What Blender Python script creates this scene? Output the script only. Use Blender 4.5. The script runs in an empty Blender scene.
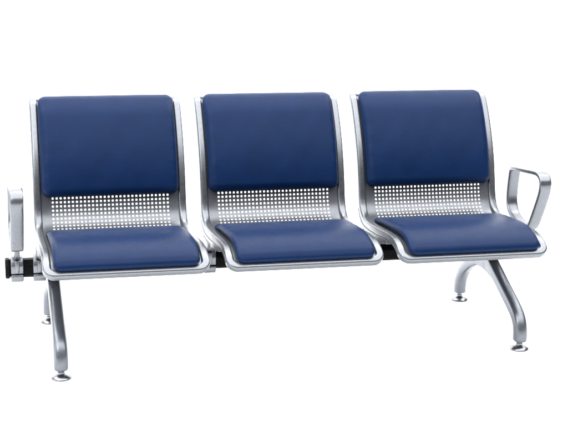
import bpy, bmesh, math, random
from mathutils import Vector, Matrix

scene = bpy.context.scene
C = scene.collection
PI = math.pi

# ---------------------------------------------------------------- camera
F, CX, CY, CZ, YAW, PIT, ROL = 1.3313, -1.083, -4.6487, 1.581, 0.2358, 0.2349, 0.0183
fw = Vector((math.sin(YAW)*math.cos(PIT), math.cos(YAW)*math.cos(PIT), -math.sin(PIT)))
r0 = Vector((math.cos(YAW), -math.sin(YAW), 0)); u0 = r0.cross(fw)
r1 = math.cos(ROL)*r0 + math.sin(ROL)*u0; u1 = -math.sin(ROL)*r0 + math.cos(ROL)*u0
cd = bpy.data.cameras.new('camera'); cam = bpy.data.objects.new('camera', cd); C.objects.link(cam)
m = Matrix((r1, u1, -fw)).transposed().to_4x4(); m.translation = Vector((CX, CY, CZ))
cam.matrix_world = m
cd.sensor_width = 36; cd.lens = F*1000/568*36; cd.clip_start = .05; cd.clip_end = 200
scene.camera = cam

# ---------------------------------------------------------------- studio light
w = bpy.data.worlds.new('World'); scene.world = w; w.use_nodes = True
nt = w.node_tree; nt.nodes.clear()
out = nt.nodes.new('ShaderNodeOutputWorld'); bg = nt.nodes.new('ShaderNodeBackground')
tc = nt.nodes.new('ShaderNodeTexCoord'); sep = nt.nodes.new('ShaderNodeSeparateXYZ')
nt.links.new(tc.outputs['Generated'], sep.inputs[0])
# bright white studio behind, above and to the left; dim room in front and to the right
def mth(op, a, b):
    n = nt.nodes.new('ShaderNodeMath'); n.operation = op
    for i, x in enumerate((a, b)):
        if hasattr(x, 'links'): nt.links.new(x, n.inputs[i])
        else: n.inputs[i].default_value = x
    return n.outputs[0]
s = mth('ADD', mth('MULTIPLY', sep.outputs['Y'], .55), mth('MULTIPLY', sep.outputs['X'], -.75))
s = mth('ADD', s, mth('MULTIPLY', sep.outputs['Z'], .55))
ramp = nt.nodes.new('ShaderNodeValToRGB')
mr = nt.nodes.new('ShaderNodeMapRange'); mr.inputs['From Min'].default_value = -1; mr.inputs['From Max'].default_value = 1
nt.links.new(s, mr.inputs['Value']); nt.links.new(mr.outputs[0], ramp.inputs[0])
ramp.color_ramp.elements[0].position = .22; ramp.color_ramp.elements[0].color = (.17, .18, .20, 1)
ramp.color_ramp.elements[1].position = .80; ramp.color_ramp.elements[1].color = (.95, .97, 1, 1)
nt.links.new(ramp.outputs[0], bg.inputs['Color']); bg.inputs['Strength'].default_value = .6
nt.links.new(bg.outputs[0], out.inputs[0])

def area(name, loc, target, sx, sy, power, col=(1, 1, 1)):
    l = bpy.data.lights.new(name, 'AREA'); l.shape = 'RECTANGLE'; l.size = sx; l.size_y = sy
    l.energy = power; l.color = col
    o = bpy.data.objects.new(name, l); C.objects.link(o); o.location = loc
    o.rotation_euler = (Vector(target)-Vector(loc)).to_track_quat('-Z', 'Y').to_euler()
    return o
area('softbox_overhead', (0, -.7, 3.6), (0, -.6, 0), 9, 6.5, 680)
area('softbox_key', (-2.6, -2.6, 2.6), (0, 0, .45), 1.2, 1.2, 22)
area('strip_side', (-4.2, -.4, 1.2), (0, 0, .5), 1.6, 2.2, 32)
area('backdrop_wash', (0, .9, 3.2), (0, 3.2, 1.2), 6, .8, 150)

scene.view_settings.view_transform = 'Standard'; scene.view_settings.look = 'None'
scene.view_settings.exposure = 0; scene.view_settings.gamma = 1

# ---------------------------------------------------------------- materials
def mat(name, base, metallic=0., rough=.5, spec=.5, bump=(), speck=None, rvar=None, coat=0.):
    mt = bpy.data.materials.new(name); mt.use_nodes = True
    t = mt.node_tree; b = t.nodes['Principled BSDF']
    b.inputs['Base Color'].default_value = (*base, 1); b.inputs['Metallic'].default_value = metallic
    b.inputs['Roughness'].default_value = rough; b.inputs['Specular IOR Level'].default_value = spec
    b.inputs['Coat Weight'].default_value = coat; b.inputs['Coat Roughness'].default_value = .25
    co = t.nodes.new('ShaderNodeTexCoord')
    prev = None
    for kind, scale, strength, dist in bump:
        if kind == 'noise':
            n = t.nodes.new('ShaderNodeTexNoise'); n.inputs['Scale'].default_value = scale; n.inputs['Detail'].default_value = 4
            o = n.outputs['Fac']
        else:
            n = t.nodes.new('ShaderNodeTexVoronoi'); n.inputs['Scale'].default_value = scale; n.feature = 'SMOOTH_F1'
            o = n.outputs['Distance']
        t.links.new(co.outputs['Object'], n.inputs['Vector'])
        bp = t.nodes.new('ShaderNodeBump'); bp.inputs['Strength'].default_value = strength; bp.inputs['Distance'].default_value = dist
        t.links.new(o, bp.inputs['Height'])
        if prev: t.links.new(prev, bp.inputs['Normal'])
        prev = bp.outputs[0]
    if prev: t.links.new(prev, b.inputs['Normal'])
    if speck:
        sc, lo, hi = speck
        n = t.nodes.new('ShaderNodeTexNoise'); n.inputs['Scale'].default_value = sc; n.inputs['Detail'].default_value = 3
        t.links.new(co.outputs['Object'], n.inputs['Vector'])
        r = t.nodes.new('ShaderNodeValToRGB'); r.color_ramp.elements[0].position = .3; r.color_ramp.elements[1].position = .7
        r.color_ramp.elements[0].color = (*[c*lo for c in base], 1); r.color_ramp.elements[1].color = (*[min(1, c*hi) for c in base], 1)
        t.links.new(n.outputs['Fac'], r.inputs[0]); t.links.new(r.outputs[0], b.inputs['Base Color'])
    if rvar:
        sc, lo, hi = rvar
        n = t.nodes.new('ShaderNodeTexNoise'); n.inputs['Scale'].default_value = sc; n.inputs['Detail'].default_value = 5
        t.links.new(co.outputs['Object'], n.inputs['Vector'])
        r = t.nodes.new('ShaderNodeMapRange'); r.inputs['From Min'].default_value = .3; r.inputs['From Max'].default_value = .7
        r.inputs['To Min'].default_value = lo; r.inputs['To Max'].default_value = hi
        t.links.new(n.outputs['Fac'], r.inputs['Value']); t.links.new(r.outputs[0], b.inputs['Roughness'])
    return mt
SILVER = mat('silver_paint', (.205, .215, .235), .82, .31, .5, bump=[('noise', 700, .10, .0006)], speck=(380, .84, 1.16), rvar=(60, .25, .34))
SHEET = mat('silver_sheet', (.168, .178, .194), .68, .40, .4, bump=[('noise', 700, .10, .0006)], speck=(380, .84, 1.16), rvar=(40, .29, .38))
LEGM = mat('silver_leg_paint', (.190, .203, .228), .80, .32, .5, bump=[('noise', 700, .12, .0006)], speck=(380, .82, 1.18), rvar=(60, .28, .37))
VINYL = mat('blue_vinyl', (.0022, .0150, .060), 0, .38, .12, bump=[('noise', 6, .05, .002), ('voronoi', 330, .42, .0011), ('noise', 700, .12, .0006)], speck=(14, .93, 1.06), rvar=(18, .38, .46))
BLACK = mat('black_beam_paint', (.003, .003, .004), 0, .45, .06, bump=[('noise', 500, .08, .0006)])
PLUG = mat('black_plastic', (.005, .005, .006), 0, .5, .08, bump=[('noise', 300, .08, .0006)])
CHROME = mat('chrome', (.27, .28, .30), 1, .27, .5, bump=[('noise', 60, .03, .001)])
WHITE = mat('white_sweep_paper', (.92, .92, .92), 0, .9, .1, bump=[('noise', 40, .02, .001)])

# ---------------------------------------------------------------- helpers
def obj(name, bm, material, parent=None, smooth=True, angle=40):
    bmesh.ops.recalc_face_normals(bm, faces=bm.faces)
    me = bpy.data.meshes.new(name); bm.to_mesh(me); bm.free()
    me.materials.append(material)
    if smooth:
        me.shade_smooth() if hasattr(me, 'shade_smooth') else None
        me.set_sharp_from_angle(angle=math.radians(angle))
    o = bpy.data.objects.new(name, me); C.objects.link(o)
    if parent: o.parent = parent
    return o

def spline(pts, step=.004, closed=False):
    """Catmull-Rom through the points, resampled evenly"""
    n = len(pts); P = [Vector(p) for p in pts]; res = []
    for i in range(n if closed else n-1):
        if closed: a, b, c, d = P[i-1], P[i], P[(i+1) % n], P[(i+2) % n]
        else:
            b, c = P[i], P[i+1]
            a = P[i-1] if i else b*2-c
            d = P[i+2] if i+2 < n else c*2-b
        for k in range(24):
            t = k/24
            res.append(.5*((2*b)+(c-a)*t+(2*a-5*b+4*c-d)*t*t+(3*b-a-3*c+d)*t**3))
    res.append(res[0].copy() if closed else P[-1])
    L = [0]
    for a, b in zip(res, res[1:]): L.append(L[-1]+(b-a).length)
    N = max(2, int(round(L[-1]/step))); o = []; j = 0
    for k in range(N+1):
        s_ = L[-1]*k/N
        while j < len(L)-2 and L[j+1] < s_: j += 1
        t = (s_-L[j])/max(1e-9, L[j+1]-L[j]); o.append(res[j].lerp(res[j+1], min(1, t)))
    if closed: o.pop()
    return o

def loft(bm, rings, closed=False, caps=True):
    V = [[bm.verts.new(p) for p in r] for r in rings]; n = len(V[0])
    R = range(len(V)) if closed else range(len(V)-1)
    for i in R:
        A, B = V[i], V[(i+1) % len(V)]
        for k in range(n): bm.faces.new((A[k], A[(k+1) % n], B[(k+1) % n], B[k]))
    if caps and not closed:
        bm.faces.new(V[0][::-1]); bm.faces.new(V[-1])

def sect(a, b, e=4., n=20):
    """superellipse section"""
    o = []
    for k in range(n):
        t = 2*PI*(k+.5)/n; c, s_ = math.cos(t), math.sin(t)
        o.append((a*math.copysign(abs(c)**(2/e), c), b*math.copysign(abs(s_)**(2/e), s_)))
    return o

def box(bm, x0, x1, y0, y1, z0, z1, bev=.004, seg=3):
    b = bmesh.new(); bmesh.ops.create_cube(b, size=1)
    for v in b.verts: v.co = Vector(((x0+x1)/2+v.co.x*(x1-x0), (y0+y1)/2+v.co.y*(y1-y0), (z0+z1)/2+v.co.z*(z1-z0)))
    if bev: bmesh.ops.bevel(b, geom=b.edges[:], offset=bev, segments=seg, profile=.5, affect='EDGES')
    merge(bm, b)

def merge(bm, b):
    me = bpy.data.meshes.new('tmp'); b.to_mesh(me); b.free(); bm.from_mesh(me); bpy.data.meshes.remove(me)

def prism(bm, pts, x0, x1, bev=.003):
    """polygon in (y,z) extruded along x"""
    b = bmesh.new(); f = b.faces.new([b.verts.new((x0, y, z)) for y, z in pts])
    r = bmesh.ops.extrude_face_region(b, geom=[f])
    for v in r['geom']:
        if isinstance(v, bmesh.types.BMVert): v.co.x = x1
    bmesh.ops.recalc_face_normals(b, faces=b.faces)
    if bev: bmesh.ops.bevel(b, geom=b.edges[:], offset=bev, segments=3, profile=.5, affect='EDGES', clamp_overlap=True)
    merge(bm, b)

def lathe(bm, prof, cx, cy, n=40):
    rings = [[(cx+r*math.cos(2*PI*k/n), cy+r*math.sin(2*PI*k/n), z) for k in range(n)] for r, z in prof]
    loft(bm, rings)

def cyl_x(bm, x0, x1, y, z, r, n=20, bev=.001):
    rings = [[(x, y+rr*math.cos(2*PI*k/n), z+rr*math.sin(2*PI*k/n)) for k in range(n)]
             for x, rr in ((x0, r-bev), (x0+bev, r), (x1-bev, r), (x1, r-bev))]
    loft(bm, rings)

# ---------------------------------------------------------------- the seat profile, mapped (u across, v along, n out)
PROF = spline([(.222, .835), (.203, .8425), (.180, .837), (.158, .816), (.120, .758), (.080, .680), (.051, .605), (.031, .530),
               (.017, .472), (-.005, .434), (-.048, .413), (-.12, .411), (-.22, .418), (-.33, .427),
               (-.395, .425), (-.440, .413), (-.472, .395), (-.494, .377)], .002)
VL = [0]
for a, b in zip(PROF, PROF[1:]): VL.append(VL[-1]+(b-a).length)
VMAX = VL[-1]; STEP = VMAX/(len(PROF)-1)
def raw_t(i):
    a = PROF[max(0, i-3)]; b = PROF[min(len(PROF)-1, i+3)]; return (b-a).normalized()
TAN = [raw_t(i) for i in range(len(PROF))]
def S(u, v, n):
    x = v/STEP; i = int(math.floor(x)); i = max(0, min(len(PROF)-2, i)); t = x-i
    p = PROF[i]+(PROF[i+1]-PROF[i])*t; tg = TAN[i].lerp(TAN[i+1], max(0, min(1, t))).normalized()
    return Vector((u, p.x+tg.y*n, p.y-tg.x*n))
def v_at(test):
    for i, p in enumerate(PROF):
        if test(p): return i*STEP

W = .2736; FWID = .0285; TH = .030

def frame_bm():
    a = FWID/2; uc = W-a; rc = .036-a+.004; vF = VMAX-a+.004
    path = []; vT = a-.006; rt = .020; N = 150
    for k in range(13):                                       # top left corner
        t = PI/2*k/12; path.append((-uc+rt-rt*math.sin(t), vT+rt-rt*math.cos(t), math.sin(t), math.cos(t)))
    for k in range(1, N): path.append((-uc, vT+rt+(vF-rc-vT-rt)*k/N, 1, 0))      # u, v, across dir
    for k in range(0, 13):
        t = PI/2*k/12; path.append((-uc+rc-rc*math.cos(t), vF-rc+rc*math.sin(t), math.cos(t), -math.sin(t)))
    half = path[:]
    for k in range(1, 40): path.append((-uc+rc+2*(uc-rc)*k/40, vF, 0, -1))
    for q in half[::-1]: path.append((-q[0], q[1], -q[2], q[3]))
    for k in range(1, 20): path.append((uc-rt-2*(uc-rt)*k/20, vT, 0, 1))
    bm = bmesh.new(); sc = sect(a, TH/2, 3.4, 28)
    loft(bm, [[S(u+p*du, vv+p*dv, -TH/2+.005+q) for p, q in sc] for u, vv, du, dv in path], closed=True)
    return bm

def sheet_bm():
    """perforated pressed steel panel: real holes"""
    bm = bmesh.new()
    pitch = .0142; hole = .0032; n0 = -.005; th = .0016
    cols = 30; U = cols*pitch/2; ue = W-FWID-.0002
    v0 = .018; v1 = VMAX-FWID+.004
    rows = int((v1-v0-.03)/pitch); vs = v0+.012
    us = [-ue, -ue+.003, -ue+.012] + [-U+i*pitch for i in range(cols+1)] + [ue-.012, ue-.003, ue]
    vv = [v0, v0+.006] + [vs+j*pitch for j in range(rows+1)] + [v1]
    def nn(u):
        d = ue-abs(u)
        return n0
    grid = {}
    def gv(u, v, n):
        k = (round(u, 5), round(v, 5), n)
        if k not in grid: grid[k] = bm.verts.new(S(u, v, nn(u)+n))
        return grid[k]
    sup = []
    for k in range(16):
        t = 2*PI*(k+.5)/16
        sup.append((math.copysign(abs(math.cos(t))**(2/6), math.cos(t))*hole, math.copysign(abs(math.sin(t))**(2/6), math.sin(t))*hole))
    for j in range(len(vv)-1):
        for i in range(len(us)-1):
            a, b, c, d = us[i], us[i+1], vv[j], vv[j+1]
            perf = 3 <= i < 3+cols and 2 <= j < 2+rows
            if not perf:
                for n in (0, -th): bm.faces.new([gv(a, c, n), gv(b, c, n), gv(b, d, n), gv(a, d, n)])
                continue
            uc, vc = (a+b)/2, (c+d)/2
            lay = []
            for n in (0, -th):
                H = [bm.verts.new(S(uc+p, vc+q, n0+n)) for p, q in sup]
                K = [gv(b, d, n), gv(a, d, n), gv(a, c, n), gv(b, c, n)]   # corners at 45,135,225,315 deg
                for q in range(4):
                    # hole verts 4q..4q+3 lie in quadrant q
                    for s_ in range(3): bm.faces.new((K[q], H[4*q+s_], H[4*q+s_+1]))
                    bm.faces.new((K[q], H[4*q+3], H[(4*q+4) % 16], K[(q+1) % 4]))
                lay.append(H)
            for k in range(16): bm.faces.new((lay[0][k], lay[0][(k+1) % 16], lay[1][(k+1) % 16], lay[1][k]))
    # folded flanges down both sides
    for sgn in (-1, 1):
        prev = None
        for j in range(len(vv)):
            cur = (gv(sgn*ue, vv[j], 0), gv(sgn*ue, vv[j], -.024))
            if prev: bm.faces.new((prev[0], cur[0], cur[1], prev[1]))
            prev = cur
    return bm

def cushion_bm(uh, va, vb, T, rc, base=.0, crown=.004, seed=0, round_=.03, foot=.010, taper=0, thin=.42):
    """upholstered pad: rings of a rounded rectangle, then a core grid"""
    bm = bmesh.new(); rnd = random.Random(seed)
    vh = (vb-va)/2; vc = (va+vb)/2; r = max(round_, rc)
    prof = [(.006, 0), (.002, foot*.25), (0, foot*.75)]
    K = 16
    for k in range(0, K+1):
        t = PI/2*k/K; e = 2/2.3
        prof.append((r*(1-math.cos(t)**e), foot+(T-foot)*(math.sin(t)**e)))
    NS, NV, NC = 30, 34, 7
    def wob(u, v, q): return .0003*(math.sin(u*31+seed*2.1)*math.cos(v*27+seed)+.6*math.sin(u*67+v*49+seed*1.7))*q
    def crownf(u, v):
        a = max(0, 1-(u/uh)**2); b = max(0, 1-((v-vc)/vh)**2); return crown*(a*b)**.6
    def sm(v):
        t = max(0, min(1, (v+vh)/taper)) if taper else 1
        return t*t*(3-2*t)
    def tp(v): return thin+(1-thin)*sm(v)
    def tb(v): return -.6+1.6*sm(v) if taper else 1
    def ring(d, h):
        a, b = uh-d, vh-d; cr = max(rc-d, 0); pts = []
        # each side: NS or NV points ; each corner: NC points
        for q, (sx, sy) in enumerate(((1, 1), (-1, 1), (-1, -1), (1, -1))):
            for k in range(NC+1):
                t = PI/2*(q+k/NC); pts.append((sx*(a-cr)+cr*math.cos(t), sy*(b-cr)+cr*math.sin(t)))
            n = NS if q in (0, 2) else NV
            nsx, nsy = ((-1, 1), (-1, -1), (1, -1), (1, 1))[q]
            t = PI/2*(q+1); p0 = pts[-1]; p1 = (nsx*(a-cr)+cr*math.cos(t), nsy*(b-cr)+cr*math.sin(t))
            for k in range(1, n): pts.append((p0[0]+(p1[0]-p0[0])*k/n, p0[1]+(p1[1]-p0[1])*k/n))
        return [S(u, vc+v, base*tb(v)+h*tp(v)+(crownf(u, vc+v)+wob(u, v, 1))*h/T+.0008*math.sin(v*190+seed)*math.sin(v*83+seed*2)*math.sin(PI*min(1, d/r))) for u, v in pts]
    rings = [ring(d, h) for d, h in prof]
    V = [[bm.verts.new(p) for p in rg] for rg in rings]; n = len(V[0])
    for A, B in zip(V, V[1:]):
        for k in range(n): bm.faces.new((A[k], A[(k+1) % n], B[(k+1) % n], B[k]))
    bm.faces.new(V[0][::-1])
    a, b = uh-r, vh-r
    G = [[bm.verts.new(S(-a+2*a*i/NS, vc-b+2*b*j/NV, base*tb(-b+2*b*j/NV)+T*tp(-b+2*b*j/NV)+crownf(-a+2*a*i/NS, vc-b+2*b*j/NV)+wob(-a+2*a*i/NS, -b+2*b*j/NV, 1)))
          for i in range(NS+1)] for j in range(NV+1)]
    for j in range(NV):
        for i in range(NS): bm.faces.new((G[j][i], G[j][i+1], G[j+1][i+1], G[j+1][i]))
    bmesh.ops.remove_doubles(bm, verts=bm.verts, dist=.0003)
    return bm

# beam
BY, BZ0, BZ1, BH = -.10, .271, .333, .030
def clamp_bm(x0, x1, cap_only=False):
    """two-piece cast clamp closed round the beam"""
    bm = bmesh.new(); zs = .287
    y0, y1 = BY-BH-.009, BY+BH+.009; xm = (x0+x1)/2
    up = [(y0, zs+.0015), (y0, .318), (y0+.006, .334), (y0+.018, .344), (y1-.018, .344), (y1-.006, .334), (y1, .318), (y1, zs+.0015)]
    prism(bm, up, x0, x1, .004)
    lo = [(y0-.001, zs-.0015), (y0-.001, .268), (y0+.008, .258), (y1-.008, .258), (y1+.001, .268), (y1+.001, zs-.0015)]
    prism(bm, lo, x0, x1, .004)
    box(bm, xm-.0075, xm+.0075, y0-.006, y0+.01, zs+.004, .336, .005)
    return bm
def bolt(bm, x, y, z, r=.0045):
    rings = [[(x+rr*math.cos(2*PI*k/16), yy, z+rr*math.sin(2*PI*k/16)) for k in range(16)] for rr, yy in ((r, y+.006), (r, y), (r*.6, y-.002))]
    loft(bm, rings)

# ================================================================ setting
bm = bmesh.new()
bmesh.ops.create_grid(bm, x_segments=2, y_segments=2, size=1)
for v in bm.verts: v.co = Vector((v.co.x*5, -.55+v.co.y*2.15, 0))
fl = obj('floor', bm, WHITE, smooth=False); fl['kind'] = 'structure'
bm = bmesh.new()
prof = [(1.6, 0)]+[(1.6+1.2*math.sin(t*PI/32), 1.2-1.2*math.cos(t*PI/32)) for t in range(1, 17)]+[(2.8, 3.6)]
V = [[bm.verts.new((x, y, z)) for y, z in prof] for x in (-5, 5)]
for k in range(len(prof)-1): bm.faces.new((V[0][k], V[0][k+1], V[1][k+1], V[1][k]))
bd = obj('backdrop', bm, WHITE); bd['kind'] = 'structure'

# ================================================================ the bench
bench = bpy.data.objects.new('waiting_bench', None); C.objects.link(bench)
bench['label'] = 'silver metal waiting bench with three blue cushioned seats, standing on the white floor'
bench['category'] = 'bench'

# ---- beam
bm = bmesh.new()
sec = [(-BH, -.019), (-BH, .012), (-BH+.015, .031), (BH-.015, .031), (BH, .012), (BH, -.019), (BH-.010, -.031), (-BH+.010, -.031)]
prism(bm, [(BY+a, (BZ0+BZ1)/2+b) for a, b in sec], -.966, .966, .0025)
beam = obj('beam', bm, BLACK, bench)
for sx in (-1, 1):
    bm = bmesh.new()
    prism(bm, [(BY+a*1.10, (BZ0+BZ1)/2+b*1.08) for a, b in sec], sx*.9665, sx*.982, .004)
    obj('end_cap', bm, PLUG, beam)

# ---- one seat with its parts
def add_cushions(seat, seed):
    va = .032; vb = v_at(lambda p: p.y < .520)
    obj('back_cushion', cushion_bm(.2445, va, vb, .040, .028, base=-.002, crown=.005, seed=1+seed*2.3, round_=.033, taper=.09, thin=.62), VINYL, seat)
    va = v_at(lambda p: p.x < -.046); vb = VMAX-.011
    obj('seat_cushion', cushion_bm(.2385, va, vb, .026, .024, base=.005, crown=.003, seed=4+seed*3.7, round_=.028, taper=.13), VINYL, seat)
def make_seat():
    seat = obj('seat', sheet_bm(), SHEET, bench, angle=30)
    obj('seat_frame', frame_bm(), SILVER, seat)
    for sg in (-1, 1):
        bm = bmesh.new()
        # cast side arm below the frame, running from the knuckle down to the beam
        x0, x1 = sorted((sg*(W+.0008), sg*(W-.016)))
        top = [S(0, v_at(lambda p: p.y < .452)+k*(v_at(lambda p: p.x < -.33)-v_at(lambda p: p.y < .452))/14, -TH+.008) for k in range(15)]
        poly = [(p.y, p.z) for p in top]+[(-.335, .392), (-.278, .381), (-.20, .366), (-.10, .362), (-.045, .374), (-.005, .398), (.030, .44)]
        prism(bm, poly, x0, x1, .003)
        xa, xb = sorted((sg*.288, sg*.245))
        merge(bm, clamp_bm(xa, xb))
        xm = (xa+xb)/2
        prism(bm, [(-.165, .375), (-.155, .352), (-.135, .338), (-.065, .338), (-.045, .352), (-.035, .375)], xm-.012, xm+.012, .003)
        obj('bracket', bm, SILVER, seat)
    return seat
seat0 = make_seat()
fixed = list(seat0.children)
add_cushions(seat0, 0)
seat0.location = (-.6, 0, 0)
for q, x in enumerate((0, .6)):
    c = seat0.copy(); C.objects.link(c); c.parent = bench; c.location = (x, 0, 0)
    for ch in fixed:
        d = ch.copy(); C.objects.link(d); d.parent = c
    add_cushions(c, q+1)       # each pad upholstered a little differently

# ---- armrests
def make_armrest(X):
    bm = bmesh.new()
    outl = [(-.002, .578), (-.03, .584), (-.12, .594), (-.21, .604), (-.245, .604), (-.268, .594), (-.277, .573), (-.270, .540), (-.245, .490), (-.215, .437),
            (-.192, .402), (-.172, .387), (-.140, .382), (-.09, .385), (-.045, .393), (-.008, .408), (.012, .432), (.019, .462), (.017, .505), (.010, .548), (.006, .566)]
    path = spline(outl, .004, closed=True); n = len(path); rings = []
    sc = sect(.0225, .0085, 4, 24)
    for i, p in enumerate(path):
        t = (path[(i+1) % n]-path[i-1]).normalized(); nr = Vector((-t.y, t.x))
        rings.append([(X+a, p.x+nr.x*b, p.y+nr.y*b) for a, b in sc])
    loft(bm, rings, closed=True)
    ar = obj('armrest', bm, SILVER, bench)
    bm = clamp_bm(X-.0215, X+.0215)
    prism(bm, [(-.165, .384), (-.150, .360), (-.135, .340), (-.065, .340), (-.055, .360), (-.040, .390), (-.09, .384)], X-.009, X+.009, .003)
    obj('clamp', bm, SILVER, ar)
make_armrest(-.942); make_armrest(.940)

# ---- legs
def leg_mesh():
    bm = bmesh.new()
    def tube(pts, a0, a1):
        path = spline([(0, *p) for p in pts], .006); n = len(path); rings = []
        for i, p in enumerate(path):
            t = (path[min(n-1, i+1)]-path[max(0, i-1)]).normalized(); nr = Vector((0, -t.z, t.y))
            a = a0+(a1-a0)*i/(n-1)
            rings.append([Vector((q*1.0, p.y+nr.y*r_, p.z+nr.z*r_)) for q, r_ in sect(.0235, a, 3.0, 24)])
        loft(bm, rings)
    tube([(-.410, .030), (-.411, .060), (-.402, .091), (-.378, .118), (-.335, .142), (-.28, .167), (-.22, .194), (-.15, .226), (-.070, .262)], .0235, .026)
    tube([(.200, .030), (.200, .060), (.188, .100), (.155, .142), (.11, .174), (.055, .203), (-.01, .226), (-.09, .240)], .0215, .024)
    prism(bm, [(-.26, .166), (-.21, .179), (-.15, .195), (-.10, .203), (-.05, .206), (0, .203), (.05, .191), (.09, .172), (.06, .205), (0, .232), (-.05, .262), (-.10, .256), (-.17, .220), (-.24, .186)], -.0205, .0205, .004)
    box(bm, -.019, .019, -.118, -.050, .225, .2735, .006)
    me = bpy.data.meshes.new('leg_raw'); bm.to_mesh(me); bm.free()
    o = bpy.data.objects.new('leg_raw', me); C.objects.link(o)
    md = o.modifiers.new('r', 'REMESH'); md.mode = 'VOXEL'; md.voxel_size = .0035
    sm = o.modifiers.new('s', 'SMOOTH'); sm.iterations = 14; sm.factor = .6
    ev = o.evaluated_get(bpy.context.evaluated_depsgraph_get())
    new = bpy.data.meshes.new_from_object(ev)
    bpy.data.objects.remove(o); bpy.data.meshes.remove(me)
    new.name = 'leg'; new.materials.clear(); new.materials.append(LEGM); new.shade_smooth()
    return new
lm = leg_mesh()
foot_me = None
for X in (-.8175, .8175):
    leg = bpy.data.objects.new('leg', lm); C.objects.link(leg); leg.parent = bench; leg.location = (X, 0, 0)
    for y in (-.410, .200):
        if foot_me is None:
            bm = bmesh.new()
            lathe(bm, [(.0295, .0), (.0325, .0012), (.0335, .0035), (.032, .0065), (.026, .0105), (.018, .0135), (.0125, .0155),
                       (.0115, .0175), (.0115, .0235), (.0095, .0240), (.0085, .0250), (.0085, .034)], 0, 0)
            fo = obj('foot', bm, CHROME, leg); foot_me = fo.data
        else:
            fo = bpy.data.objects.new('foot', foot_me); C.objects.link(fo); fo.parent = leg
        fo.location = (0, y, 0)
